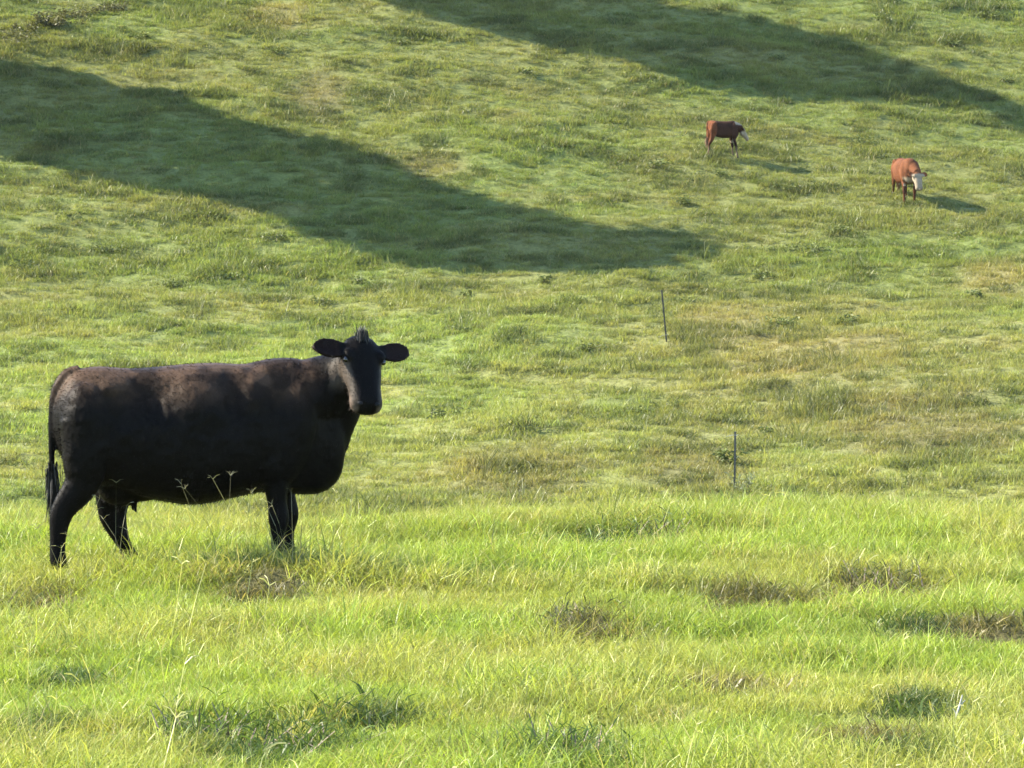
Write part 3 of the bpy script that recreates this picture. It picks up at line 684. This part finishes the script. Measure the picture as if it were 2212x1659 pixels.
# ------------------------------------------------------------------ weeds
def weed(name, label, pos, r, h, n_leaf, col, seed, group=None, stems=5, leaf=.06, slim=.22, rise=.25):
    """branching weed: stems with leaves all the way up"""
    g = np.random.default_rng(seed); root = link(bpy.data.objects.new(name, None)); root.location = (pos[0], pos[1], pos[2] - .02)
    tag(root, label, 'weed', group)
    V = []; F = []; A = []; Tn = []; SV = []; SF = []
    for s_ in range(stems):
        az = g.random() * 6.283; l = .1 + .75 * g.random(); hh = h * (.6 + .4 * g.random())
        b0 = np.array([r * .35 * g.normal(), r * .35 * g.normal(), 0]); tip = b0 + np.array([math.cos(az) * r * l, math.sin(az) * r * l, hh])
        sd = np.array([-math.sin(az), math.cos(az), 0]) * .006; o = len(SV)
        SV += [b0 - sd, b0 + sd, tip + sd * .4, tip - sd * .4]; SF.append((o, o + 1, o + 2, o + 3))
        for q in range(n_leaf // stems):
            t = .08 + .92 * g.random(); p = b0 + (tip - b0) * t + g.normal(size=3) * r * .10; p[2] = max(p[2], .01)
            d = g.normal(size=3); d[2] = abs(d[2]) * .5 + rise if rise > .5 else d[2] * .5 + rise; d /= np.linalg.norm(d); sd2 = np.cross(d, g.normal(size=3)); sd2 /= np.linalg.norm(sd2) + 1e-9
            L = leaf * (.6 + .9 * g.random()); W = L * slim; o = len(V)
            V += [p, p + d * L * .5 + sd2 * W, p + d * L + np.array([0, 0, -.15 * L]), p + d * L * .5 - sd2 * W]; F.append((o, o + 1, o + 2, o + 3))
            rr = (g.random(), g.random() * .9, .3); A += [rr] * 4; Tn += [np.array(col) * (.8 + .4 * g.random())] * 4
    me = mesh_np('foliage', [tuple(q) for q in V], F, M_LEAF)
    a = me.color_attributes.new('blade', 'FLOAT_COLOR', 'POINT'); a.data.foreach_set('color', np.concatenate([np.array(A), np.ones((len(A), 1))], 1).ravel())
    a = me.color_attributes.new('tint', 'FLOAT_COLOR', 'POINT'); a.data.foreach_set('color', np.concatenate([np.array(Tn), np.ones((len(Tn), 1))], 1).ravel())
    link(bpy.data.objects.new('foliage', me), root)
    tag(link(bpy.data.objects.new('stems', mesh_np('stems', [tuple(q) for q in SV], SF, M_BARK)), root), kind='stuff')
    return root
GREEN_D, GREEN_G, BROWN = (.095, .115, .040), (.17, .19, .12), (.092, .092, .045)
q = ground_at(D(1600), D(1056), 45); weed('weed_clump', 'pale grey green weed tangled round the foot of the grey post', q - np.array([0, .4, 0]), .26, .34, 240, GREEN_G, 801, leaf=.07, slim=.12, rise=.7)
q = ground_at(D(1562), D(1008), 45); weed('weed_clump', 'small dark weed growing beside the grey post', q, .36, .4, 260, GREEN_D, 802, leaf=.09)
q = ground_at(D(1665), D(938), 45); weed('weed_clump', 'single small dark tuft uphill of the grey post', q, .18, .2, 120, GREEN_D, 803, leaf=.07)
q = ground_at(D(112), D(58), 60); weed('bush', 'low dark bush on the bank at the top of the slope', q, .7, .5, 700, BROWN, 804, leaf=.11)
for i, (dx, dy, w) in enumerate([(40, 82, .9), (165, 42, .8), (215, 30, .8), (70, 66, .6), (10, 100, .8), (130, 56, .7), (190, 36, .6), (245, 24, .6)]):
    q = ground_at(D(dx), D(dy), 60); weed('scrub_clump', 'low brown scrub growing along the bank at the top of the slope', q, w, .2, 420, BROWN, 810 + i, 'brown scrub along the bank', leaf=.09)
spots = [(600, 520, .8), (240, 545, .7), (60, 580, .7), (600, 118, .8), (860, 95, .7), (300, 85, .7), (1700, 700, .6), (1830, 700, .8), (1860, 310, .9), (1420, 360, .6), (1690, 412, .6),
         (1740, 545, .9), (1640, 545, .7), (2080, 510, .6), (2020, 560, .5), (1490, 440, .7), (2110, 640, .5), (1170, 610, .5), (1130, 160, .6), (1220, 100, .6), (500, 600, .5), (690, 655, .5),
         (1490, 655, .5), (1270, 760, .7), (1000, 720, .5), (2130, 40, .6), (2060, 100, .8), (1900, 45, .7), (1810, 500, .5), (380, 620, .5), (1390, 900, .6), (1460, 880, .5), (980, 900, .6), (1010, 640, .4),
         (420, 470, .5), (150, 470, .5), (1650, 600, .5), (1560, 380, .5), (780, 610, .4), (870, 640, .4), (2180, 180, .6), (1680, 130, .5)]
for i, (dx, dy, w) in enumerate(spots):
    q = ground_at(D(dx), D(dy), 45); weed('weed_clump', ('broad low dark green weed clump spread on the far grassy slope' if w >= .75 else 'small tight dark green weed tuft on the far grassy slope' if w <= .5 else 'middling dark green weed clump on the far grassy slope'), q, w * .7, .09 + .14 * w, int(420 * w), GREEN_D, 900 + i, ('broad' if w >= .75 else 'small' if w <= .5 else 'middling') + ' weed clumps on the far slope', stems=9, leaf=.08)
for i, (dx, dy, w, h, nl, c_, lab) in enumerate([(600, 1630, .42, .13, 700, (.06, .092, .022), 'lush dark green weed patch in the near grass below the black cow'),
        (420, 1610, .30, .18, 320, (.06, .092, .022), 'smaller dark green weed beside the lush patch in the near grass'),
        (1900, 1280, .38, .20, 320, (.075, .085, .035), 'dark olive weed clump on the worn brown step in the near grass'),
        (1420, 1165, .34, .18, 260, (.06, .09, .035), 'dull green weed clump on the near rise just below its crest'),
        (1260, 1352, .30, .15, 220, (.07, .08, .035), 'small dark weed at the end of the worn brown step'),
        (1240, 1645, .24, .18, 220, (.07, .115, .032), 'dark green weed in the nearest grass below the worn brown step')]):
    q = ground_at(D(dx), D(dy)); weed('weed_clump', lab, q, w, h, nl, c_, 950 + i, stems=22, leaf=.07, slim=.04, rise=.8)
# tall seed stalks crossing the cow's belly and legs
V = []; F = []; A = []
g = np.random.default_rng(77)
for (dx, dy, h) in [(470, 1210, .62), (508, 1215, .67), (452, 1205, .58), (490, 1205, .60), (628, 1190, .50), (160, 1235, .52), (150, 1240, .46), (255, 1225, .46), (262, 1225, .40), (245, 1230, .6), (620, 1200, .46), (590, 1205, .48), (605, 1205, .36), (430, 1205, .6),
                    (120, 1245, .3), (130, 1240, .36), (280, 1225, .3), (715, 1210, .62), (1060, 1240, .5), (1430, 1300, .5), (1850, 1230, .5), (2120, 1210, .45)]:
    q = ground_at(D(dx), D(dy), 14, 30); v, f, a = seedheads(1, .02, h, h + .04, int(g.integers(1e6))); o = len(V)
    yq = 23.25 + .3 * g.random() if dx < 700 else q[1]; q = np.array([q[0] * yq / q[1], yq, 0]); q[2] = Tz(q[0], q[1])
    V += [tuple(np.array(p_) + q) for p_ in v]; F += [tuple(i_ + o for i_ in ff_) for ff_ in f]; A += a
me = mesh_np('seed_stalks', V, F, M_LEAF)
a_ = me.color_attributes.new('blade', 'FLOAT_COLOR', 'POINT'); a_.data.foreach_set('color', np.concatenate([np.array(A), np.ones((len(A), 1))], 1).ravel())
a_ = me.color_attributes.new('tint', 'FLOAT_COLOR', 'POINT'); a_.data.foreach_set('color', np.tile(np.array([.12, .12, .085, 1]), len(V)))
tag(link(bpy.data.objects.new('seed_stalks', me)), 'tall pale seed stalks rising in front of the black cow', 'grass', kind='stuff')
q = ground_at(D(2068), D(1580))
bm = bmesh.new(); tube(bm, [(0, 0, -.03, .005), (.01, 0, .05, .0055), (.025, .005, .10, .005), (.038, .008, .15, .003)], 8)
for i in range(3): tube(bm, [(.022 - .005 * i, .003, .09 - .02 * i, .003), (.022 + .02 * (1 - i), .01, .115 - .02 * i, .0025), (.022 + .03 * (1 - i), .012, .125 - .02 * i, .0015)], 6)
bmesh.ops.recalc_face_normals(bm, faces=bm.faces)
me = bpy.data.meshes.new('dry_stalk'); bm.to_mesh(me); bm.free(); me.materials.append(M_STALK)
o = link(bpy.data.objects.new('dry_stalk', me)); o.location = q; tag(o, 'single bleached white stalk sticking up out of the near grass', 'stalk')

# ------------------------------------------------------------------ trees up the slope to the left whose shadows cross the pasture
def in_poly(px, py, poly):
    ins = np.zeros(len(px), bool); j = len(poly) - 1
    for i in range(len(poly)):
        xi, yi = poly[i]; xj, yj = poly[j]
        c_ = ((yi > py) != (yj > py)) & (px < (xj - xi) * (py - yi) / (yj - yi + 1e-12) + xi); ins ^= c_; j = i
    return ins
def shade_trees(poly, xt, depth, n, leaf, seed, label):
    g = np.random.default_rng(seed); poly = [(D(a_), D(b_)) for a_, b_ in poly]
    x_, y_ = -28 + 56 * g.random(n), 82 + 58 * g.random(n); z_ = T(x_, y_) + .08
    k = in_poly(512 + x_ / y_ * FPX, HORIZON - (z_ - CAM_Z) / y_ * FPX, poly); G = np.stack([x_, y_, z_], 1)[k]     # the ground each crown keeps the sun from
    X = xt + depth * g.normal(size=len(G)).clip(-1.6, 1.6); t = (X - G[:, 0]) / TO_SUN.x
    Q = G + t[:, None] * np.array(TO_SUN)
    for c_ in range(1):
        q = Q; low = q[q[:, 2] < np.quantile(q[:, 2], .12)]; cx, cy = low[:, 0].mean(), low[:, 1].mean(); gz = Tz(cx, cy)
        root = link(bpy.data.objects.new('pasture_tree', None)); root.location = (cx, cy, gz); tag(root, label, 'tree', 'trees on the slope beside the pasture')
        q = q - np.array([cx, cy, gz]); m_ = len(q)
        unit = lambda w_: w_ / np.linalg.norm(w_, axis=1, keepdims=True)
        c0 = q + g.normal(size=(m_, 3)) * np.array([.3, .05, .05]); a1 = unit(g.normal(size=(m_, 3))); a2 = unit(np.cross(a1, g.normal(size=(m_, 3))))
        L = (leaf * (.6 + .8 * g.random(m_)))[:, None]
        V = np.stack([c0 - a1 * L * .5, c0 + a2 * L * .32, c0 + a1 * L * .5, c0 - a2 * L * .32], 1).reshape(-1, 3)
        A = np.repeat(np.stack([g.random(m_), g.random(m_) * .85, np.full(m_, .3), np.ones(m_)], 1), 4, axis=0)
        Tn = np.repeat(np.concatenate([np.array([[.055, .085, .028]]) * (.8 + .4 * g.random((m_, 1))), np.ones((m_, 1))], 1), 4, axis=0)
        me = mesh_np('crown', V.tolist(), np.arange(4 * m_).reshape(-1, 4).tolist(), M_LEAF)
        me.color_attributes.new('blade', 'FLOAT_COLOR', 'POINT').data.foreach_set('color', A.ravel())
        me.color_attributes.new('tint', 'FLOAT_COLOR', 'POINT').data.foreach_set('color', Tn.ravel())
        link(bpy.data.objects.new('crown', me), root)
        top = q[:, 2].max(); mid = np.median(q[:, 2]); bm = bmesh.new()
        run = [(0, 0, -.4, .45), (0, 0, 1.5, .38)]
        for j in range(6):                              # the trunk leans through the middle of the crown
            lo_, hi_ = np.quantile(q[:, 2], [j / 6, (j + 1) / 6]); c_m = q[(q[:, 2] >= lo_) & (q[:, 2] <= hi_)].mean(0); run.append((*c_m, .32 - .048 * j))
        tube(bm, run, 12)
        for _ in range(26):
            e = q[g.integers(len(q))]; r0 = min(run[2:], key=lambda r_: (r_[0] - e[0])**2 + (r_[1] - e[1])**2 + (r_[2] - e[2])**2)
            m0 = (np.array(r0[:3]) + e) / 2 + np.array([0, 0, .15]); tube(bm, [(*r0[:3], .10), (*m0, .06), (*e, .02)], 8)
        bmesh.ops.recalc_face_normals(bm, faces=bm.faces); tm = bpy.data.meshes.new('trunk'); bm.to_mesh(tm); bm.free(); tm.materials.append(M_BARK)
        link(bpy.data.objects.new('trunk', tm), root)
band1 = [(-330, 20), (-150, 70), (0, 130), (40, 150), (90, 140), (150, 150), (190, 160), (230, 180), (270, 188), (320, 188), (380, 195), (440, 240), (500, 255), (560, 270), (640, 290), (700, 300), (770, 330), (850, 350),
         (880, 380), (950, 400), (1010, 415), (1030, 432), (1150, 450), (1270, 485), (1400, 495), (1480, 490), (1540, 530), (1500, 545), (1420, 570), (1300, 583), (1150, 578), (1020, 580),
         (900, 568), (830, 555), (740, 520), (640, 490), (600, 462), (470, 430), (330, 405), (220, 385), (100, 350), (0, 330), (-150, 290), (-330, 230)]
band2 = [(560, -130), (760, -20), (870, 10), (1000, 50), (1080, 70), (1180, 95), (1260, 115), (1400, 135), (1450, 160), (1520, 185), (1620, 195), (1700, 215), (1850, 215), (1920, 205), (2060, 218), (2150, 240), (2230, 285), (2300, 300),
         (2280, 260), (2140, 210), (2060, 180), (1950, 135), (1880, 118), (1800, 75), (1700, 65), (1620, 35), (1500, 25), (1400, 5), (1250, -50), (1050, -130)]
shade_trees(band1, -22.5, 1.0, 420000, .36, 31, 'large leafy tree leaning downhill beside the pasture')
shade_trees(band2, -22.5, 1.0, 380000, .38, 32, 'very tall leafy tree leaning out high on the slope')

# ------------------------------------------------------------------ thin summer haze
bm = bmesh.new(); bmesh.ops.create_cube(bm, size=1, matrix=Matrix.Translation((0, 600, 30)) @ Matrix.Diagonal((3600, 3400, 76, 1)))
hz = bpy.data.meshes.new('haze'); bm.to_mesh(hz); bm.free(); m, n_, out = new_mat('haze_air')
pv = nd(n_, 'ShaderNodeVolumePrincipled'); pv.inputs['Color'].default_value = (.86, .92, 1.0, 1); pv.inputs['Density'].default_value = .00005
n_.links.new(pv.outputs[0], out.inputs['Volume']); hz.materials.append(m)
tag(link(bpy.data.objects.new('haze', hz)), 'thin pale summer haze over the whole pasture', 'haze', kind='stuff')
